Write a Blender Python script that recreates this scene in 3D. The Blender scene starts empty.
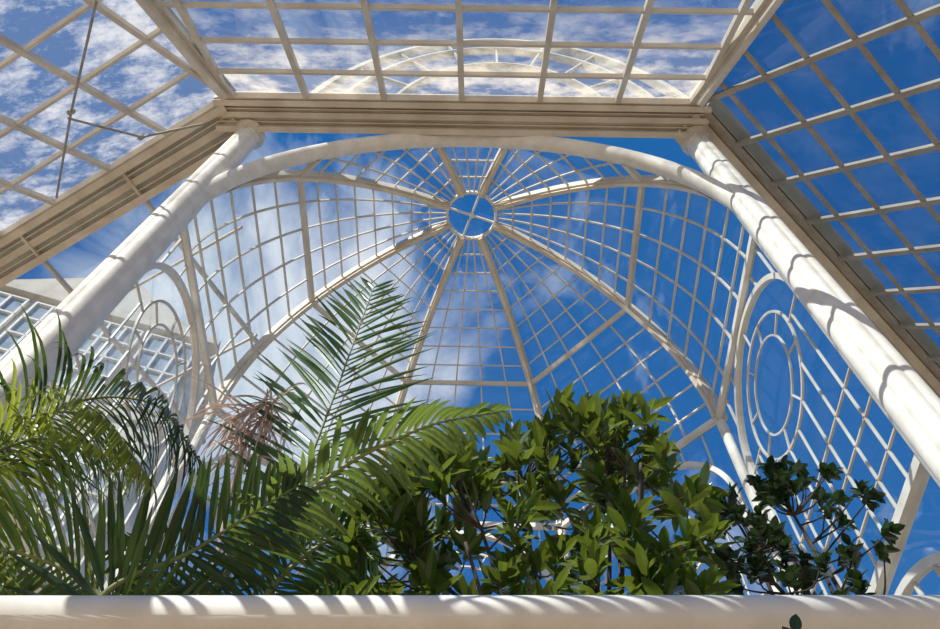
import bpy, bmesh, math, random
from mathutils import Vector, Matrix
random.seed(7)
V=Vector
EYE=1.6
# ------------------------------------------------------------------ materials
def newmat(name):
    m=bpy.data.materials.new(name); m.use_nodes=True
    nt=m.node_tree; nt.nodes.clear()
    out=nt.nodes.new('ShaderNodeOutputMaterial')
    return m,nt,out
def noise_ramp(nt,scale,c0,c1,p0=.35,p1=.65,detail=6,coord='Object',stretch=None):
    tc=nt.nodes.new('ShaderNodeTexCoord'); n=nt.nodes.new('ShaderNodeTexNoise')
    n.inputs['Scale'].default_value=scale; n.inputs['Detail'].default_value=detail
    if stretch:
        mp=nt.nodes.new('ShaderNodeMapping'); mp.inputs['Scale'].default_value=stretch
        nt.links.new(tc.outputs[coord],mp.inputs[0]); nt.links.new(mp.outputs[0],n.inputs['Vector'])
    else: nt.links.new(tc.outputs[coord],n.inputs['Vector'])
    r=nt.nodes.new('ShaderNodeValToRGB')
    r.color_ramp.elements[0].position=p0; r.color_ramp.elements[1].position=p1
    r.color_ramp.elements[0].color=(*c0,1); r.color_ramp.elements[1].color=(*c1,1)
    nt.links.new(n.outputs['Fac'],r.inputs['Fac'])
    return r,n
def simple(name,c0,c1,scale=3,rough=.5,bump=0.0):
    m,nt,out=newmat(name)
    r,n=noise_ramp(nt,scale,c0,c1)
    p=nt.nodes.new('ShaderNodeBsdfPrincipled'); p.inputs['Roughness'].default_value=rough
    nt.links.new(r.outputs[0],p.inputs['Base Color'])
    if bump:
        b=nt.nodes.new('ShaderNodeBump'); b.inputs['Strength'].default_value=bump
        nt.links.new(n.outputs['Fac'],b.inputs['Height']); nt.links.new(b.outputs[0],p.inputs['Normal'])
    nt.links.new(p.outputs[0],out.inputs[0]); return m
def leafmat(name,c0,c1,tr,scale=6,rough=.35,mixf=.35):
    m,nt,out=newmat(name)
    r,n=noise_ramp(nt,scale,c0,c1,.3,.7,3)
    p=nt.nodes.new('ShaderNodeBsdfPrincipled'); p.inputs['Roughness'].default_value=rough
    nt.links.new(r.outputs[0],p.inputs['Base Color'])
    t=nt.nodes.new('ShaderNodeBsdfTranslucent'); t.inputs[0].default_value=(*tr,1)
    mx=nt.nodes.new('ShaderNodeMixShader'); mx.inputs[0].default_value=mixf
    nt.links.new(p.outputs[0],mx.inputs[1]); nt.links.new(t.outputs[0],mx.inputs[2])
    nt.links.new(mx.outputs[0],out.inputs[0]); return m
def glassmat(name,tint,dirt0,dirt1,scale=1.2,p0=.38,p1=.72,stretch=None,refl=.04,dcol=(.9,.9,.86),ygrad=None,detail=12,nr=.75,speck=0):
    m,nt,out=newmat(name)
    tr=nt.nodes.new('ShaderNodeBsdfTransparent'); tr.inputs[0].default_value=(*tint,1)
    gl=nt.nodes.new('ShaderNodeBsdfGlossy'); gl.inputs['Roughness'].default_value=.03
    mx=nt.nodes.new('ShaderNodeMixShader'); mx.inputs[0].default_value=refl
    nt.links.new(tr.outputs[0],mx.inputs[1]); nt.links.new(gl.outputs[0],mx.inputs[2])
    tl=nt.nodes.new('ShaderNodeBsdfTranslucent'); tl.inputs[0].default_value=(*dcol,1)
    r,n=noise_ramp(nt,scale,(dirt0,)*3,(dirt1,)*3,p0,p1,detail,stretch=stretch)
    n.inputs['Roughness'].default_value=nr
    fac=r.outputs[0]
    if ygrad:
        tc=nt.nodes.new('ShaderNodeTexCoord'); s=nt.nodes.new('ShaderNodeSeparateXYZ'); nt.links.new(tc.outputs['Object'],s.inputs[0])
        mr=nt.nodes.new('ShaderNodeMapRange')
        for k,vv in zip(('From Min','From Max','To Min','To Max'),ygrad): mr.inputs[k].default_value=vv
        nt.links.new(s.outputs['Y'],mr.inputs['Value'])
        mm=nt.nodes.new('ShaderNodeMath'); mm.operation='MULTIPLY'; nt.links.new(fac,mm.inputs[0]); nt.links.new(mr.outputs[0],mm.inputs[1]); fac=mm.outputs[0]
    if speck:
        r2,n2=noise_ramp(nt,14,(0,)*3,(speck,)*3,.52,.72,6)
        mm=nt.nodes.new('ShaderNodeMath'); mm.operation='MAXIMUM'; nt.links.new(fac,mm.inputs[0]); nt.links.new(r2.outputs[0],mm.inputs[1]); fac=mm.outputs[0]
    m2=nt.nodes.new('ShaderNodeMixShader')
    nt.links.new(fac,m2.inputs[0]); nt.links.new(mx.outputs[0],m2.inputs[1]); nt.links.new(tl.outputs[0],m2.inputs[2])
    nt.links.new(m2.outputs[0],out.inputs[0]); return m
PAINT=simple('cream_paint',(.55,.48,.39),(.70,.63,.53),2.5,.5,.03)
PAINT_R=simple('rib_paint',(.60,.53,.44),(.74,.68,.59),2.5,.5,.03)
PAINT_W=simple('white_paint',(.70,.65,.58),(.82,.78,.72),6,.6,.03)
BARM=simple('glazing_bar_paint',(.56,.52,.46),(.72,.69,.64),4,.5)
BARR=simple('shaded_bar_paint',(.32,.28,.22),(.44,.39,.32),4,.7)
STEEL=simple('grey_steel',(.22,.2,.18),(.35,.32,.28),8,.45)
GL_DOME=glassmat('dome_glass',(.90,.95,.98),.01,.12,1.0,.45,.7,speck=.06)
GL_CLEAR=glassmat('clear_glass',(.95,.97,1),.0,.01,1.0,.45,.7)
GL_SIDE=glassmat('window_glass',(.85,.92,.96),.01,.10,2,speck=.06)
GL_HAZE=glassmat('hazy_window_glass',(.88,.92,.96),.04,.22,1.5,dcol=(.95,.93,.9))
GL_ROOF=glassmat('roof_glass_dusty',(.80,.90,.97),.12,.62,1.6,.42,.62,(1,1.6,1.6),.05,(.80,.72,.58),(1.1,2.3,.16,1.0),8,.65,.10)
GL_ROOFL=glassmat('roof_glass_very_dusty',(.84,.90,.94),.07,.50,1.4,.45,.64,(1,1.5,1.5),.05,(.70,.67,.60),None,10,.7,.14)
GL_ROOFR=glassmat('roof_glass_tinted',(.55,.64,.73),.005,.05,1.2,.45,.75)
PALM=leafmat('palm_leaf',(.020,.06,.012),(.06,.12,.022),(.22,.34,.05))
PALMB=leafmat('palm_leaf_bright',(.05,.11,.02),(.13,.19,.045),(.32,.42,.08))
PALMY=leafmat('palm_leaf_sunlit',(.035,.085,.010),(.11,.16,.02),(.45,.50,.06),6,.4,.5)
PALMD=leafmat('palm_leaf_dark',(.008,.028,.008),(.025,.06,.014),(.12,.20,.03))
RACH=simple('palm_rachis',(.12,.15,.04),(.22,.24,.07),6,.5)
SHR=leafmat('shrub_leaf',(.008,.030,.006),(.05,.10,.012),(.38,.46,.05),3.5,.2,.25)
SHRD=leafmat('small_leaf_dark',(.006,.022,.006),(.022,.055,.012),(.08,.14,.03),5,.3,.18)
BARK=simple('bark',(.03,.022,.014),(.08,.06,.04),14,.85,.4)
DEAD=leafmat('dried_leaf',(.56,.38,.30),(.78,.60,.48),(.6,.4,.3),8,.8,.3)
STONE=simple('stone',(.50,.44,.36),(.66,.60,.51),1.5,.8,.1)
FLOORM=simple('paving',(.34,.25,.16),(.46,.35,.23),1.5,.8,.1)
DARKW=simple('pale_window',(.22,.28,.34),(.40,.46,.52),2,.1)
# ------------------------------------------------------------------ mesh tools
class MB:
    def __init__(s): s.v=[]; s.f=[]
    def add(s,vs,fs):
        o=len(s.v); s.v+= [tuple(x) for x in vs]; s.f+=[tuple(i+o for i in f) for f in fs]
    def tube(s,pts,r,n=12,cap=True,lobes=0):
        pts=[V(p) for p in pts]
        rs=r if isinstance(r,(list,tuple)) else [r]*len(pts)
        rings=[];N=None
        for i,p in enumerate(pts):
            T=(pts[min(i+1,len(pts)-1)]-pts[max(i-1,0)]).normalized()
            if N is None:
                a=V((0,0,1)) if abs(T.z)<.9 else V((1,0,0)); N=(a-T*a.dot(T)).normalized()
            else: N=(N-T*N.dot(T)).normalized()
            B=T.cross(N)
            rings.append([p+(N*math.cos(2*math.pi*k/n)+B*math.sin(2*math.pi*k/n))*rs[i]*((.90+.12*abs(math.cos(lobes*math.pi*k/n))) if lobes else 1) for k in range(n)])
        vs=[q for rg in rings for q in rg]; fs=[]
        for i in range(len(pts)-1):
            for k in range(n):
                fs.append((i*n+k,i*n+(k+1)%n,(i+1)*n+(k+1)%n,(i+1)*n+k))
        if cap: fs.append(tuple(range(n))[::-1]); fs.append(tuple((len(pts)-1)*n+k for k in range(n)))
        s.add(vs,fs)
    def strip(s,pts,w,h,ups,closed=False):
        pts=[V(p) for p in pts]; n=len(pts); vs=[];fs=[]
        for i,p in enumerate(pts):
            if closed: T=(pts[(i+1)%n]-pts[(i-1)%n]).normalized()
            else: T=(pts[min(i+1,n-1)]-pts[max(i-1,0)]).normalized()
            U=V(ups[i]) if isinstance(ups,list) else V(ups)
            W=T.cross(U).normalized(); U=W.cross(T).normalized()
            for a,b in ((-1,-1),(1,-1),(1,1),(-1,1)): vs.append(p+W*a*w/2+U*b*h/2)
        m=n if closed else n-1
        for i in range(m):
            j=(i+1)%n
            for k in range(4): fs.append((i*4+k,i*4+(k+1)%4,j*4+(k+1)%4,j*4+k))
        if not closed: fs.append((3,2,1,0)); fs.append(tuple((n-1)*4+k for k in range(4)))
        s.add(vs,fs)
    def leaf(s,base,d,nrm,L,W,fold=.25,droop=.0,seg=4,tip=1.0):
        d=d.normalized(); S=d.cross(nrm)
        if S.length<1e-3: S=d.cross(V((1,0,.1)))
        S.normalize(); N=S.cross(d).normalized()
        vs=[];fs=[]; p=V(base); dd=V(d)
        for i in range(seg+1):
            t=i/seg
            w=W*.5*(math.sin(math.pi*min(1,(t*.93+.07))**tip))**.8 if t<1 else 0.0
            vs+= [p+S*w+N*w*fold, p.copy(), p-S*w+N*w*fold]
            dd=(dd+V((0,0,-1))*droop/seg).normalized(); p=p+dd*L/seg
        for i in range(seg):
            a=i*3; fs+=[(a,a+1,a+4,a+3),(a+1,a+2,a+5,a+4)]
        s.add(vs,fs)
def mk(name,mb,mat,parent=None,smooth=False,label=None,category=None,kind=None,group=None,clipY=None):
    me=bpy.data.meshes.new(name); me.from_pydata(mb.v,[],mb.f); me.update()
    if clipY is not None:
        bm=bmesh.new(); bm.from_mesh(me)
        bmesh.ops.bisect_plane(bm,geom=bm.verts[:]+bm.edges[:]+bm.faces[:],plane_co=(0,clipY,0),plane_no=(0,-1,0),clear_outer=True)
        bm.to_mesh(me); bm.free()
    me.materials.append(mat)
    if smooth:
        for p in me.polygons: p.use_smooth=True
    o=bpy.data.objects.new(name,me); bpy.context.scene.collection.objects.link(o)
    fin(o,parent,label,category,kind,group); return o
def fin(o,parent=None,label=None,category=None,kind=None,group=None):
    if parent is not None: o.parent=parent; o.matrix_parent_inverse=parent.matrix_world.inverted()
    if label: o['label']=label
    if category: o['category']=category
    if kind: o['kind']=kind
    if group: o['group']=group
def empty(name,loc,**k):
    o=bpy.data.objects.new(name,None); bpy.context.scene.collection.objects.link(o); o.location=loc
    o.empty_display_size=.2
    bpy.context.view_layer.update(); fin(o,**k); return o
def catmull(P,n):
    P=[V(p) for p in P]; P=[P[0]*2-P[1]]+P+[P[-1]*2-P[-2]]; out=[]
    for i in range(1,len(P)-2):
        for k in range(n):
            t=k/n; a,b,c,d=P[i-1],P[i],P[i+1],P[i+2]
            out.append(.5*((2*b)+(c-a)*t+(2*a-5*b+4*c-d)*t*t+(3*b-a-3*c+d)*t**3))
    out.append(P[-2]); return out
# ------------------------------------------------------------------ dome
D0=4.394; RD=3.36; HS=7.97+EYE; RT=.37
YA=D0-RD*math.sin(math.radians(22.5)); RA=RD*math.cos(math.radians(22.5))
YC=YA+.12
def azp(az,r,z): a=math.radians(az); return V((r*math.sin(a),D0+r*math.cos(a),z))
def rib(az,phi,off=0): return azp(az,(RD+off)*math.cos(phi),HS+(RD+off)*math.sin(phi))
PR=math.acos(2.5/RD); PT=math.acos(RT/RD)
C0=V((0,D0,HS))
dome=empty('glass_dome',(0,D0,HS),label='tall octagonal glass dome with cream painted iron ribs and glazing bars',category='glass dome')
for az in (22.5,67.5,157.5,-22.5,-67.5,-157.5,112.5,-112.5):
    mb=MB(); n=28; s0=.12 if abs(az)==112.5 else 0
    ph=[PT*(s0+(1-s0)*i/n) for i in range(n+1)]
    pts=[rib(az,q) for q in ph]; mb.strip(pts,.10,.14,[(p-C0).normalized() for p in pts])
    pts=[rib(az,q,-.09) for q in ph]; mb.strip(pts,.05,.06,[(p-C0).normalized() for p in pts])
    mk('rib',mb,PAINT_R,dome,clipY=YC)
for k in range(-3,5):
    a0,a1=45*k-22.5,45*k+22.5
    mb=MB()
    def gp(f,phi,off=0): return rib(a0,phi,off).lerp(rib(a1,phi,off),f)
    NB=5
    for j in range(1,NB):
        n=20; pts=[gp(j/NB,PT*i/n) for i in range(n+1)]
        mb.strip(pts,.021,.03,[(p-C0).normalized() for p in pts])
    phis=[PR*i/6 for i in range(0,6)]+[PR+(PT-PR)*i/8 for i in range(1,8)]
    for ph in phis:
        a,b=gp(0,ph),gp(1,ph); mb.strip([a,b],.020,.028,((a+b)/2-C0).normalized())
    mk('glazing_bars',mb,BARM,dome,clipY=YC)
    mb=MB(); n=20; vs=[];fs=[]
    for i in range(n+1):
        ph=PT*i/n; vs+=[gp(0,ph,.03),gp(1,ph,.03)]
    for i in range(n): fs.append((2*i,2*i+1,2*i+3,2*i+2))
    mb.add(vs,fs); mk('glass_pane',mb,GL_DOME,dome,clipY=YC)
for nm,ph,w,h in (('ring_beam',PR,.06,.08),('springing_ring',0.0,.05,.08)):
    mb=MB()
    for k in range(-3,5):
        a,b=rib(45*k-22.5,ph,-.05),rib(45*k+22.5,ph,-.05)
        if max(a.y,b.y)<YC+.01 : continue
        mb.strip([a,b],w,h,((a+b)/2-C0).normalized() if ph>0 else V((0,0,1)))
    mk(nm,mb,PAINT_W if ph==0 else PAINT_R,dome,clipY=YC-.02)
mb=MB(); zt=HS+RD*math.sin(PT)
pts=[azp(360*i/48,RT,zt) for i in range(48)]; mb.strip(pts,.035,.08,V((0,0,1)),closed=True)
oc=mk('oculus_ring',mb,PAINT_W,dome)
mb=MB()
for a in (72,-20):
    mb.strip([azp(a,RT,zt+.02),azp(a+180,RT,zt+.02)],.028,.04,V((0,0,1)))
mb.tube([V((0,D0,zt-.03)),V((0,D0,zt+.07))],.035,16)
mk('cross_bar',mb,PAINT_W,oc)
mb=MB(); mb.add([azp(360*i/48,RT,zt+.1) for i in range(48)],[tuple(range(48))]); mk('glass_pane',mb,GL_CLEAR,oc)
# ------------------------------------------------------------------ window bays below the dome
wn=0
def arcp(c,ex,ez,r,a0,a1,n=24,rz=None): return [c+ex*r*math.cos(a0+(a1-a0)*i/n)+ez*(rz or r)*math.sin(a0+(a1-a0)*i/n) for i in range(n+1)]
EZ=V((0,0,1))
for k in range(-2,3):
    wn+=1
    a=azp(45*k-22.5,RD,0); b=azp(45*k+22.5,RD,0); c=(a+b)/2; ex=(b-a).normalized(); nn=EZ.cross(ex)
    w=(b-a).length
    root=empty('window_%d'%wn,c,kind='structure',label='arched cast iron window bay with circular tracery and clear glass')
    R=1.12; zc=HS-R-.12; zb=4.25+EYE
    mb=MB(); C=c+EZ*zc
    pts=[c-ex*R+EZ*zb]+arcp(C,-ex,EZ,R,0,math.pi,32)+[c+ex*R+EZ*zb]
    mb.strip(pts,.06,.07,nn)
    mb.strip([a+EZ*zb,b+EZ*zb],.08,.10,nn)
    mk('arch_frame',mb,PAINT_W,root)
    mb=MB(); z2=4.0+EYE-R; C2=c+EZ*z2
    mb.strip([c-ex*R]+arcp(C2,-ex,EZ,R,0,math.pi,32)+[c+ex*R],.06,.07,nn)
    mk('lower_arch_frame',mb,PAINT_W,root)
    mb=MB()
    Co=C+EZ*.05; rc=.74
    mb.strip([Co+ex*rc*math.cos(t*math.pi/28)+EZ*rc*math.sin(t*math.pi/28) for t in range(56)],.026,.022,nn,closed=True)
    mb.strip([Co+ex*.50*math.cos(t*math.pi/28)+EZ*.50*math.sin(t*math.pi/28) for t in range(56)],.020,.02,nn,closed=True)
    for q in range(8):   # short struts between the rings and the arch
        th=q*math.pi/4+math.pi/8; dv=ex*math.cos(th)+EZ*math.sin(th); mb.strip([Co+dv*.5,Co+dv*rc],.016,.02,nn)
    mb.strip([Co+EZ*rc,C+EZ*R],.018,.02,nn)
    for x in (-.84,-.56,-.28,0,.28,.56,.84):
        zt_=Co.z-math.sqrt(max(0,rc*rc-x*x)) if abs(x)<rc else zc
        mb.strip([c+ex*x+EZ*zb,c+ex*x+EZ*zt_],.016,.022,nn)
    for z in (zb+.4,zb+.8,zb+1.2): mb.strip([c-ex*R+EZ*z,c+ex*R+EZ*z],.016,.022,nn)
    for sx in (-1,1): mb.strip([C+ex*sx*rc,C+ex*sx*R],.016,.022,nn)
    z=.5
    while z<z2+R-.1:
        hw=R if z<z2 else math.sqrt(max(.01,R*R-(z-z2)**2)); mb.strip([c-ex*hw+EZ*z,c+ex*hw+EZ*z],.018,.03,nn); z+=.5
    for x in (-.84,-.56,-.28,0,.28,.56,.84): mb.strip([c+ex*x,c+ex*x+EZ*(z2+math.sqrt(R*R-x*x))],.018,.03,nn)
    for x in (-.98,-.65,.65,.98): mb.strip([c+ex*x+EZ*(zc+math.sqrt(R*R-x*x)),c+ex*x+EZ*HS],.018,.03,nn)
    mk('tracery',mb,BARM,root)
    mb=MB(); mb.add([a,b,b+EZ*HS,a+EZ*HS],[(0,1,2,3)]); mk('glass_pane',mb,GL_HAZE if k==-2 else GL_SIDE,root)
for az in (22.5,67.5,-22.5,-67.5):
    mb=MB(); p=azp(az,RD-.03,0)
    mb.tube([p,p+EZ*(HS-.08)],.06,14)
    for z in (.08,4.25+EYE): mb.tube([p+EZ*(z-.06),p+EZ*(z+.06)],.085,14)
    mk('slender_column',mb,PAINT_W,smooth=False,label='slender cream iron column at a corner of the glasshouse',category='column',group='slender corner columns')
# ------------------------------------------------------------------ crossing arch, columns, beams
mb=MB(); mb.tube(arcp(V((0,YA+.02,HS)),V((-1,0,0)),EZ,RA-.01,0,math.pi,64,rz=RA-.10),.108,24)
mk('arch',mb,PAINT_W,smooth=True,label='large white tubular iron arch spanning between two columns',category='arch')
for sx in (-1,1):
    mb=MB(); p=V((sx*RA,YA,0))
    mb.tube([p,p+EZ*.3],.22,28)
    mb.tube([p+EZ*z for z in (.3,4,HS,12.42)],[.176,.172,.166,.158],72,lobes=6)
    o=mk('column',mb,PAINT_W,smooth=True,label='thick fluted white painted iron column rising to the roof beam',category='column',group='main columns')
    m=o.modifiers.new('es','EDGE_SPLIT'); m.split_angle=math.radians(40)
    mb=MB()
    mb.tube([p+V((0,-.02,12.42)),p+V((0,-.02,12.50))],[.17,.22],28)
    mk('capital',mb,PAINT,o)
ZB=12.55
CL=V((-3.31,2.6,ZB)); CR=V((3.02,2.6,ZB))
bC=V((1,0,0)); gC=V((0,-1,-1.028)).normalized()
bR=V((.727,.687,0)).normalized(); gR=V((.433,-.458,-.776)).normalized()
bL=V((-.868,.497,0)).normalized(); gL=V((-.342,-.596,-.727)).normalized()
def beam(p,b,L,inn,lab,s0=0,dz=0,W=.56,off=0):
    mb=MB(); k=W/.56; p=p-inn*off
    def B(o,z,w,h): 
        q=p+inn*o*k+EZ*(z+dz); mb.strip([q+b*s0,q+b*L],w*k,h,EZ)
    B(.27,.2,.56,.36); B(.05,-.03,.10,.14); B(.50,-.04,.10,.16); B(.27,-.01,.10,.06); B(.0,.1,.07,.3); B(.16,.0,.02,.08); B(.39,.0,.02,.08)
    mk('roof_beam',mb,PAINT,label=lab,category='beam',group='moulded roof beams')
beam(CL,bC,6.33+.22,V((0,1,0)),'long moulded cream roof beam resting on two columns',-.22,0,.44)
beam(CR,bR,10,V((-bR.y,bR.x,0)),'wide moulded cream roof beam running off from the column top',.10,.023,.74,.24)
beam(CL,bL,9,V((-bL.y,bL.x,0))*-1,'moulded cream roof beam running off from the column top',.12,.023,.60)
for Cn,h,nm in ((CR,V((.25,-1.52,-1.57)),1),(CL,V((-.30,-1.43,-1.47)),2)):
    h=h.normalized(); up=V((0,-.6,.8)); mb=MB()
    A=Cn+h*.12
    mb.strip([A+EZ*.05,Cn+h*9],.20,.14,up); mb.strip([A-EZ*.08,Cn+h*9-EZ*.13],.07,.12,up)
    mb.tube([A+V((0,0,-.2)),Cn+h*9+V((0,0,-.3))],.045,12)
    mk('hip_rafter',mb,PAINT,label='sloping cream hip rafter joining two glazed roof slopes',category='rafter',group='hip rafters')
def panel(O,b,g,l0,l1,r0,r1,T,ds,dt,glass,lab,wb=.055,wr=.038,both=.08,s0=0,bm=None,edge=.10):
    global wn
    wn+=1
    root=empty('window_%d'%wn,O,kind='structure',label=lab)
    nn=b.cross(g).normalized(); mb=MB()
    P=lambda s,t:O+b*s+g*t
    if edge: mb.strip([P(l0,.04),P(r0,.04)],edge,both*1.1,nn)
    t=dt
    while t<T+.01:
        mb.strip([P(l0+l1*t,t),P(r0+r1*t,t)],wr,both*.7,nn); t+=dt
    s=math.floor((l0+min(0,l1*T))/ds)*ds+s0
    smax=r0+max(0,r1*T)
    while s<smax:
        ta,tb=0,T
        for A,Bc in ((l1,s-l0),(-r1,r0-s)):
            if abs(A)<1e-9:
                if Bc<0: tb=-1
            elif A>0: tb=min(tb,Bc/A)
            else: ta=max(ta,Bc/A)
        if tb-ta>.05: mb.strip([P(s,ta-.03),P(s,tb)],wb,both,nn)
        s+=ds
    mk('glazing_bars',mb,bm or PAINT,root)
    up=nn if nn.z>0 else -nn
    mb=MB(); mb.add([P(l0,0)+up*.04,P(r0,0)+up*.04,P(r0+r1*T,T)+up*.04,P(l0+l1*T,T)+up*.04],[(0,1,2,3)])
    mk('glass_pane',mb,glass,root)
panel(CL,bC,gC,0,-.146,6.33,.1144,9,1.055,.66,GL_ROOF,'sloping glazed roof panel with dusty panes',.075,.045)
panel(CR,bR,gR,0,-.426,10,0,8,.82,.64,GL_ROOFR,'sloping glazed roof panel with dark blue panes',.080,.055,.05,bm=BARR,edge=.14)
panel(CL,bL,gL,0,-.222,9,0,9,1.055,.80,GL_ROOFL,'sloping glazed roof panel with dusty sunlit panes',.065,.045)
panel(CL,bL,V((.497,.868,0)),.1,.57,9,0,4.5,2.0,1.6,GL_SIDE,'flat glazed roof strip beside the beam',.045,.035,edge=0)
wn+=1
gb=empty('window_%d'%wn,(0,2.95,12.95),kind='structure',label='raised arched outer gable with pale curved ribs')
mb=MB(); Cg=V((.4,2.98,12.95)); ny=V((0,1,0))
for rx,rz,w_ in ((3.0,6.6,.12),(2.5,5.6,.06),(1.7,4.0,.06)):
    mb.strip([Cg+V((-rx*math.cos(math.pi*i/40),0,rz*math.sin(math.pi*i/40))) for i in range(41)],w_,.14,ny)
for t in (15,32,50,70,90,110,130,148,165):
    q=math.radians(t); mb.strip([Cg+V((-1.7*math.cos(q),0,4.0*math.sin(q))),Cg+V((-3.0*math.cos(q),0,6.6*math.sin(q)))],.035,.06,ny)
mk('gable_frame',mb,PAINT,gb)
for pts,lab in (([(-3.97,1.12,10.54),(-4.91,2.50,11.31),(-5.82,3.92,12.13)],'thin steel vent operating rod under glazed roof'),
                ([(-4.93,2.56,11.24),(-4.4,3.0,12.0),(-3.6,2.9,12.4)],'thin steel tie rod fixed to the roof beam')):
    mb=MB(); mb.tube(pts,.016,8); 
    mb.tube([V(pts[1])+V((0,0,-.05)),V(pts[1])+V((0,0,.05))],.035,8)
    mk('vent_rod',mb,STEEL,label=lab,category='rod')
# ------------------------------------------------------------------ gallery rail
mb=MB(); r0=V((-2.6,2.078,3.335)); r1=V((2.6,1.92,3.335))
mb.tube([r0,r1],.060,28)
rail=mk('pipe_rail',mb,PAINT_W,smooth=True,label='long white painted pipe rail in front of the plants',category='rail')
for q in (r0.lerp(r1,.02),r0.lerp(r1,.98)):
    mb=MB(); mb.tube([V((q.x,q.y,0)),q],.045,14); mb.tube([V((q.x,q.y,0)),V((q.x,q.y,.04))],.1,14); mk('post',mb,PAINT_W,rail)
# ------------------------------------------------------------------ floor, ground
mb=MB(); mb.add([(-60,-60,0),(60,-60,0),(60,60,0),(-60,60,0)],[(0,1,2,3)])
mk('floor',mb,FLOORM,kind='structure',label='warm stone paving')
# ------------------------------------------------------------------ neighbouring building
bp=V((-9.3,10.4,0)); un=V((.30,-.95,0)).normalized()
ux=V((un.y*-1,un.x,0))
bld=empty('stone_building',bp,label='tall pale stone building with rows of glazed windows',category='building')
def box(mb,c,sx,sy,z0,z1):
    vs=[c+ux*a*sx/2+un*b*sy/2+EZ*z for z in (z0,z1) for a,b in ((-1,-1),(1,-1),(1,1),(-1,1))]
    mb.add(vs,[(3,2,1,0),(4,5,6,7),(0,1,5,4),(1,2,6,5),(2,3,7,6),(3,0,4,7)])
mb=MB(); box(mb,bp,5.4,3,0,17.8); box(mb,bp,5.8,3.4,17.8,18.0); box(mb,bp,5.6,3.2,14.6,14.8)
g0=[bp+ux*a*2.7+un*b*1.5+EZ*18.0 for a,b in ((-1,1),(1,1),(1,-1),(-1,-1))]+[bp+un*1.5+EZ*20.0,bp-un*1.5+EZ*20.0]
mb.add(g0,[(0,1,4),(2,3,5),(1,2,5,4),(3,0,4,5)])
mk('wall_body',mb,STONE,bld)
for z in (7.0,11.1,15.0):
    for x in (-1.95,-.65,.65,1.95):
        c=bp+un*1.52+ux*x
        mb=MB(); box(mb,c,1.1,.1,z,z+2.6)
        mk('window_glass',mb,DARKW,bld)
        mb=MB()
        for dx in (-.55,-.18,.18,.55): box(mb,c+ux*dx+un*.06,.05,.1,z,z+2.6)
        for dz in (0,.65,1.3,1.95,2.6): box(mb,c+un*.06,1.15,.1,z+dz-.025,z+dz+.025)
        mk('window_frame',mb,PAINT_W,bld)
# ------------------------------------------------------------------ plants
def frond(parent,ctrl,nrm,n,Lmax,W,mat,start=.18,droop=.5,sweep=.6,lift=.15,jit=.12,rr=.018,seed=0,env=.75,sides=(-1,1)):
    rnd=random.Random(seed)
    pts=catmull(ctrl,12); N=len(pts)
    mb=MB(); mb.tube(pts,[rr*(1-.8*i/(N-1)) for i in range(N)],8)
    fr=mk('frond',mb,RACH,parent,smooth=True)
    mb=MB(); nrm=V(nrm)
    cum=[0]
    for i in range(1,N): cum.append(cum[-1]+(pts[i]-pts[i-1]).length)
    for j in range(n):
        t=start+(1-start)*j/(n-1)
        s=t*cum[-1]; i=max(k for k in range(N-1) if cum[k]<=s+1e-6)
        f=(s-cum[i])/max(1e-6,cum[i+1]-cum[i]); p=pts[i].lerp(pts[i+1],min(f,1)); T=(pts[i+1]-pts[i]).normalized()
        S=T.cross(nrm).normalized(); Nn=S.cross(T).normalized()
        u=(t-start)/(1-start)
        L=Lmax*(.45+.55*math.sin(math.pi*min(1,u*.9+.12))**env)*(1-.45*u**3)
        sw=sweep+ .55*u
        for sd in sides:
            d=S*sd+T*(sw+rnd.uniform(-jit,jit))+Nn*(lift+rnd.uniform(-jit,jit))
            mb.leaf(p,d,Nn+S*sd*rnd.uniform(-.3,.3),L*rnd.uniform(.85,1.1),W*rnd.uniform(.85,1.1),.35,droop*rnd.uniform(.6,1.3),6)
    mk('leaflets',mb,mat,fr); return fr
palm=empty('palm_tree',(-1.0,3.0,0),label='tall palm with long feathery green fronds behind the rail',category='palm')
mb=MB()
tp=catmull([(-1.05,3.05,0),(-1.02,3.0,1.5),(-1.0,2.85,3.2)],12)
mb.tube(tp,[.12+.012*(i%2) for i in range(len(tp))],14); mk('trunk',mb,BARK,palm)
CRW=(-1.0,2.85,3.2)
frond(palm,[CRW,(-.90,2.95,4.2),(-.78,2.85,5.5),(-.62,2.55,6.72)],(0,.9,.3),48,.80,.030,PALM,start=.36,droop=.45,sweep=.85,seed=1,jit=.2)
frond(palm,[CRW,(-.95,2.55,3.8),(-.55,2.3,4.28),(-.12,2.22,4.6),(.25,2.2,4.72)],(0,.2,1),36,.32,.034,PALMB,start=.40,droop=1.3,sweep=.85,seed=2)
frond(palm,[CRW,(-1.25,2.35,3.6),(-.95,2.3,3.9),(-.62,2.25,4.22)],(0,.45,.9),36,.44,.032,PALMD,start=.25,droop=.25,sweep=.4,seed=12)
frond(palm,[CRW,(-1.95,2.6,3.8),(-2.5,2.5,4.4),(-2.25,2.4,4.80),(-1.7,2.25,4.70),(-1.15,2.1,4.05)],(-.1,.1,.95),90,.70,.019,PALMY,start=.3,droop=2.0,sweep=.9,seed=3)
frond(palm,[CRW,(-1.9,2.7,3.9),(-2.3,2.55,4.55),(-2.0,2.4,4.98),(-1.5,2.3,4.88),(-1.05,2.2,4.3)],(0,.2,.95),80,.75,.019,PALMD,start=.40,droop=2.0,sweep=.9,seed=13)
frond(palm,[CRW,(-1.7,2.5,3.8),(-2.2,2.35,4.2),(-1.9,2.25,4.5),(-1.35,2.1,4.2)],(0,.2,.95),80,.6,.019,PALMY,start=.3,droop=1.7,sweep=.8,seed=15)
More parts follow.
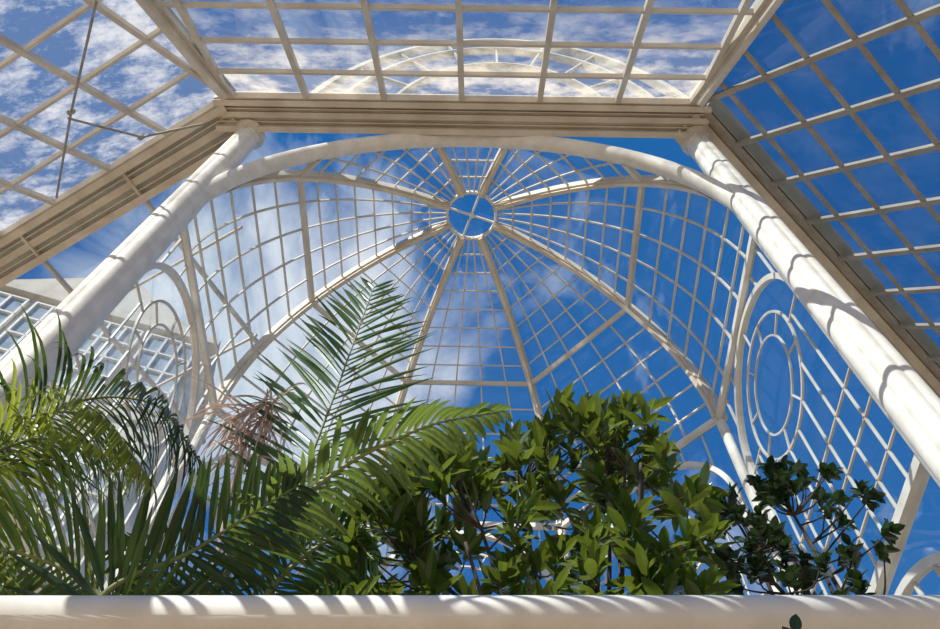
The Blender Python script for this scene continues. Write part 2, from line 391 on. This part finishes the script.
frond(palm,[CRW,(-1.15,2.4,3.6),(-1.6,2.3,3.85),(-2.2,2.3,3.85)],(0,.45,.9),46,.44,.028,PALM,start=.15,droop=.3,sweep=.6,seed=4)
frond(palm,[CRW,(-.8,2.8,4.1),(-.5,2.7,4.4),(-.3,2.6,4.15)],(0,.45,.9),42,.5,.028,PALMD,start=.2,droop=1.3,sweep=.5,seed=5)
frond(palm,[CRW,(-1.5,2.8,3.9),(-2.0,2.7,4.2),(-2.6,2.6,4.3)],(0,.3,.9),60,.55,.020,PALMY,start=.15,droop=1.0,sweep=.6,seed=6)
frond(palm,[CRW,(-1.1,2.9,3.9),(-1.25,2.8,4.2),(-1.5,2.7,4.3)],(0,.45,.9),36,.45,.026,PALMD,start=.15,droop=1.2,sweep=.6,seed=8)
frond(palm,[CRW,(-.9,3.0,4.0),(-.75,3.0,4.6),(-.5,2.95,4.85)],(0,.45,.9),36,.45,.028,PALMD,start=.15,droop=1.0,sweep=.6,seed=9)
mb=MB(); rnd=random.Random(11)
dp=catmull([CRW,(-1.15,3.0,4.4),(-1.24,2.95,5.3),(-1.17,2.9,5.75),(-1.34,2.85,5.5)],10)
mb.tube(dp,.012,7)
for i in range(110):
    p=dp[int(len(dp)*rnd.uniform(.45,.99))]
    d=V((rnd.uniform(-1,.8),rnd.uniform(-.6,.6),rnd.uniform(-1.1,.9)))
    mb.leaf(p,d,V((rnd.uniform(-1,1),rnd.uniform(-1,1),.5)),rnd.uniform(.2,.55),.016,.5,rnd.uniform(1.2,3.4),9)
mk('dried_frond',mb,DEAD,palm,label='curled pinkish brown dead frond')
shadow_palm=empty('palm_tree',(-3.0,-2.6,0),label='tall feathery palm added out of view to cast leaflet shadows on the rail',category='palm')  # palm added out of view behind the camera to stripe the rail with shadow
mb=MB(); tp=catmull([(-3.0,-2.6,0),(-3.0,-2.5,2.4),(-3.05,-2.35,4.6)],12)
mb.tube(tp,[.13+.012*(i%2) for i in range(len(tp))],14); mk('trunk',mb,BARK,shadow_palm)
C2_=(-3.05,-2.35,4.6)
frond(shadow_palm,[C2_,(-3.0,-1.4,5.7),(-2.3,-.75,6.05),(-1.2,-.45,6.0),(-.1,-.35,5.75)],(0,0,1),44,.6,.055,PALM,start=.25,droop=.3,sweep=.25,seed=31)
frond(shadow_palm,[C2_,(-3.7,-1.4,5.6),(-4.2,-.6,6.3),(-4.4,.0,6.3)],(0,0,1),40,.6,.04,PALM,start=.25,droop=.5,sweep=.4,seed=32)
frond(shadow_palm,[C2_,(-2.2,-2.0,5.6),(-1.0,-1.5,5.9),(.2,-1.2,5.6)],(0,0,1),36,.6,.05,PALM,start=.25,droop=.4,sweep=.3,seed=33)
def interp(tab,x):
    for (x0,y0),(x1,y1) in zip(tab,tab[1:]):
        if x0<=x<=x1: return y0+(y1-y0)*(x-x0)/(x1-x0)
    return tab[0][1] if x<tab[0][0] else tab[-1][1]
def shrub(name,base,crown,top,zlow,n,leafn,L,W,mat,yc,ys,seed,label,nlimb=10,edge=.5,spread=1.0,upb=.4):
    rnd=random.Random(seed)
    root=empty(name,base,label=label,category='shrub')
    mb=MB(); mf=MB()
    tr=catmull([base,V(base).lerp(V(crown),.5)+V((.06,.03,0)),crown],8)
    mb.tube(tr,[.05-.02*i/(len(tr)-1) for i in range(len(tr))],10)
    tips=[]; x0,x1=top[0][0],top[-1][0]
    for i in range(n):
        x=rnd.uniform(x0,x1); zt=interp(top,x)
        if i<n*edge*.5: z=zt-rnd.uniform(.0,.22)
        else: z=rnd.uniform(zlow,zt-.05)
        dy=rnd.uniform(-ys,ys); tips.append(V((x,yc+dy,z+1.25*dy)))
    limbs=[]
    lt=sorted(tips,key=lambda q:-q.z)[:n//2]; rnd.shuffle(lt)
    for q in lt[:nlimb]:
        st=tr[-1-rnd.randint(0,4)]; e=st.lerp(q,.8)
        c=catmull([st,st.lerp(e,.5)+V((rnd.uniform(-.1,.1),rnd.uniform(-.05,.1),-.05)),e],8)
        mb.tube(c,[.018-.01*k/(len(c)-1) for k in range(len(c))],7); limbs+=c
    for tpt in tips:
        cand=[q for q in limbs if q.z<tpt.z-.05] or limbs
        st=min(cand,key=lambda q:(q-tpt).length)
        mid=st.lerp(tpt,.55)+V((rnd.uniform(-.04,.04),rnd.uniform(-.04,.04),-rnd.uniform(.02,.08)))
        c=catmull([st,mid,tpt],4); mb.tube(c,[.006-.003*k/(len(c)-1) for k in range(len(c))],5,cap=False)
        ax=((tpt-mid).normalized()+V((rnd.uniform(-.6,.6),rnd.uniform(-.6,.6),upb))).normalized()
        a=ax.cross(V((0,1,.2))).normalized(); b=ax.cross(a)
        ph=rnd.uniform(0,6)
        for k in range(leafn):
            th=ph+k*2.4; el=rnd.uniform(.1,1.3)
            d=(a*math.cos(th)+b*math.sin(th))*spread+ax*el
            o=tpt-ax*rnd.uniform(0,L*1.1)
            mf.leaf(o,d,ax+V((rnd.uniform(-.4,.4),rnd.uniform(-.4,.4),rnd.uniform(-.4,.4))),L*rnd.uniform(.65,1.2),W*rnd.uniform(.8,1.2),.22,rnd.uniform(0,.6),5)
    mk('branches',mb,BARK,root,smooth=True); mk('foliage',mf,mat,root)
shrub('broadleaf_shrub',(.6,3.1,0),(.6,2.95,3.6),
  [(-.56,4.4),(-.40,4.9),(-.12,5.25),(.1,5.3),(.22,5.05),(.38,5.4),(.52,5.45),(.70,5.85),(.86,5.55),(1.05,5.78),(1.2,5.4),(1.27,5.0),(1.32,4.6)],
  3.7,225,11,.155,.052,SHR,2.85,.35,21,'dense broadleaf shrub with glossy upturned green leaves',14,upb=1.0,edge=.6,spread=.75)
shrub('small_leaved_shrub',(1.9,3.0,0),(1.85,2.95,3.7),
  [(1.38,4.85),(1.46,5.15),(1.56,4.95),(1.68,4.8),(1.82,5.15),(1.97,5.45),(2.1,5.35),(2.18,4.8)],
  4.0,90,14,.075,.040,SHRD,2.9,.2,22,'thin dark small-leaved shrub beside the column',9)
root=empty('climbing_shoot',(1.07,1.8,0),label='single leafy green shoot climbing up before the rail',category='plant')
mb=MB(); st=catmull([(1.07,1.8,0),(1.1,1.83,1.6),(1.05,1.86,3.18)],10); mb.tube(st,.006,7); mk('stem',mb,BARK,root)
mb=MB()
for i in range(5): mb.leaf(V((1.05,1.86,3.18))-EZ*.03*i,V((math.cos(i*2.4)*.4,math.sin(i*2.4)*.4,1.1)),V((0,-1,.1)),.075,.035,.2,.1,5)
mk('foliage',mb,SHRD,root)
# ------------------------------------------------------------------ sky, sun
w=bpy.data.worlds.new('sky'); bpy.context.scene.world=w; w.use_nodes=True; nt=w.node_tree; nt.nodes.clear()
N=nt.nodes.new; Lk=nt.links.new
out=N('ShaderNodeOutputWorld'); bg=N('ShaderNodeBackground'); tc=N('ShaderNodeTexCoord')
mp=N('ShaderNodeMapping'); mp.inputs['Scale'].default_value=(2.2,1.3,2.2); mp.inputs['Rotation'].default_value=(.3,.2,.6); mp.inputs['Location'].default_value=(.35,.1,.2)
nz=N('ShaderNodeTexNoise'); nz.inputs['Scale'].default_value=2.6; nz.inputs['Detail'].default_value=9; nz.inputs['Roughness'].default_value=.60; nz.inputs['Distortion'].default_value=.4
Lk(tc.outputs['Generated'],mp.inputs[0]); Lk(mp.outputs[0],nz.inputs['Vector'])
nrm=N('ShaderNodeVectorMath'); nrm.operation='NORMALIZE'; Lk(tc.outputs['Generated'],nrm.inputs[0])
dt=N('ShaderNodeVectorMath'); dt.operation='DOT_PRODUCT'; dt.inputs[1].default_value=tuple(V((-.23,.50,.81)).normalized()); Lk(nrm.outputs[0],dt.inputs[0])
mr=N('ShaderNodeMapRange'); mr.inputs['From Min'].default_value=.955; mr.inputs['From Max'].default_value=.998; mr.inputs['To Min'].default_value=-.15; mr.inputs['To Max'].default_value=.20; Lk(dt.outputs['Value'],mr.inputs['Value'])
ad=N('ShaderNodeMath'); ad.operation='ADD'; Lk(nz.outputs['Fac'],ad.inputs[0]); Lk(mr.outputs[0],ad.inputs[1])
rp=N('ShaderNodeValToRGB'); rp.color_ramp.elements[0].position=.42; rp.color_ramp.elements[1].position=.74
Lk(ad.outputs[0],rp.inputs[0])
sx=N('ShaderNodeSeparateXYZ'); Lk(nrm.outputs[0],sx.inputs[0])
gr=N('ShaderNodeValToRGB'); e=gr.color_ramp.elements; e[0].position=.0; e[0].color=(.10,.30,.60,1); e[1].position=1; e[1].color=(.016,.13,.39,1)
m=gr.color_ramp.elements.new(.7); m.color=(.016,.145,.43,1)
Lk(sx.outputs['Z'],gr.inputs[0])
mx=N('ShaderNodeMix'); mx.data_type='RGBA'; Lk(rp.outputs[0],mx.inputs['Factor']); Lk(gr.outputs[0],mx.inputs['A']); mx.inputs['B'].default_value=(.88,.91,.95,1)
Lk(mx.outputs['Result'],bg.inputs[0]); bg.inputs[1].default_value=1.0; Lk(bg.outputs[0],out.inputs[0])
sd=V((-.50,-.62,.66)).normalized()
sl=bpy.data.lights.new('sun','SUN'); sl.energy=6.6; sl.angle=.003; sl.color=(1,.93,.81)
so=bpy.data.objects.new('sun',sl); bpy.context.scene.collection.objects.link(so); so.rotation_euler=sd.to_track_quat('Z','Y').to_euler(); so.location=sd*30
# ------------------------------------------------------------------ camera
e_,yw,rl=1.07673,-.02356,.03792
F=V((math.sin(yw)*math.cos(e_),math.cos(yw)*math.cos(e_),math.sin(e_))); R_=V((math.cos(yw),-math.sin(yw),0)); U=R_.cross(F)
R2=R_*math.cos(rl)+U*math.sin(rl); U2=-R_*math.sin(rl)+U*math.cos(rl)
cam=bpy.data.cameras.new('camera'); co=bpy.data.objects.new('camera',cam); bpy.context.scene.collection.objects.link(co)
M=Matrix((R2,U2,-F)).transposed().to_4x4(); M.translation=V((.138,0,EYE)); co.matrix_world=M
cam.sensor_width=36; cam.lens=797.4/940*36; cam.clip_start=.05; cam.clip_end=500
bpy.context.scene.camera=co
bpy.context.scene.view_settings.view_transform='Standard'
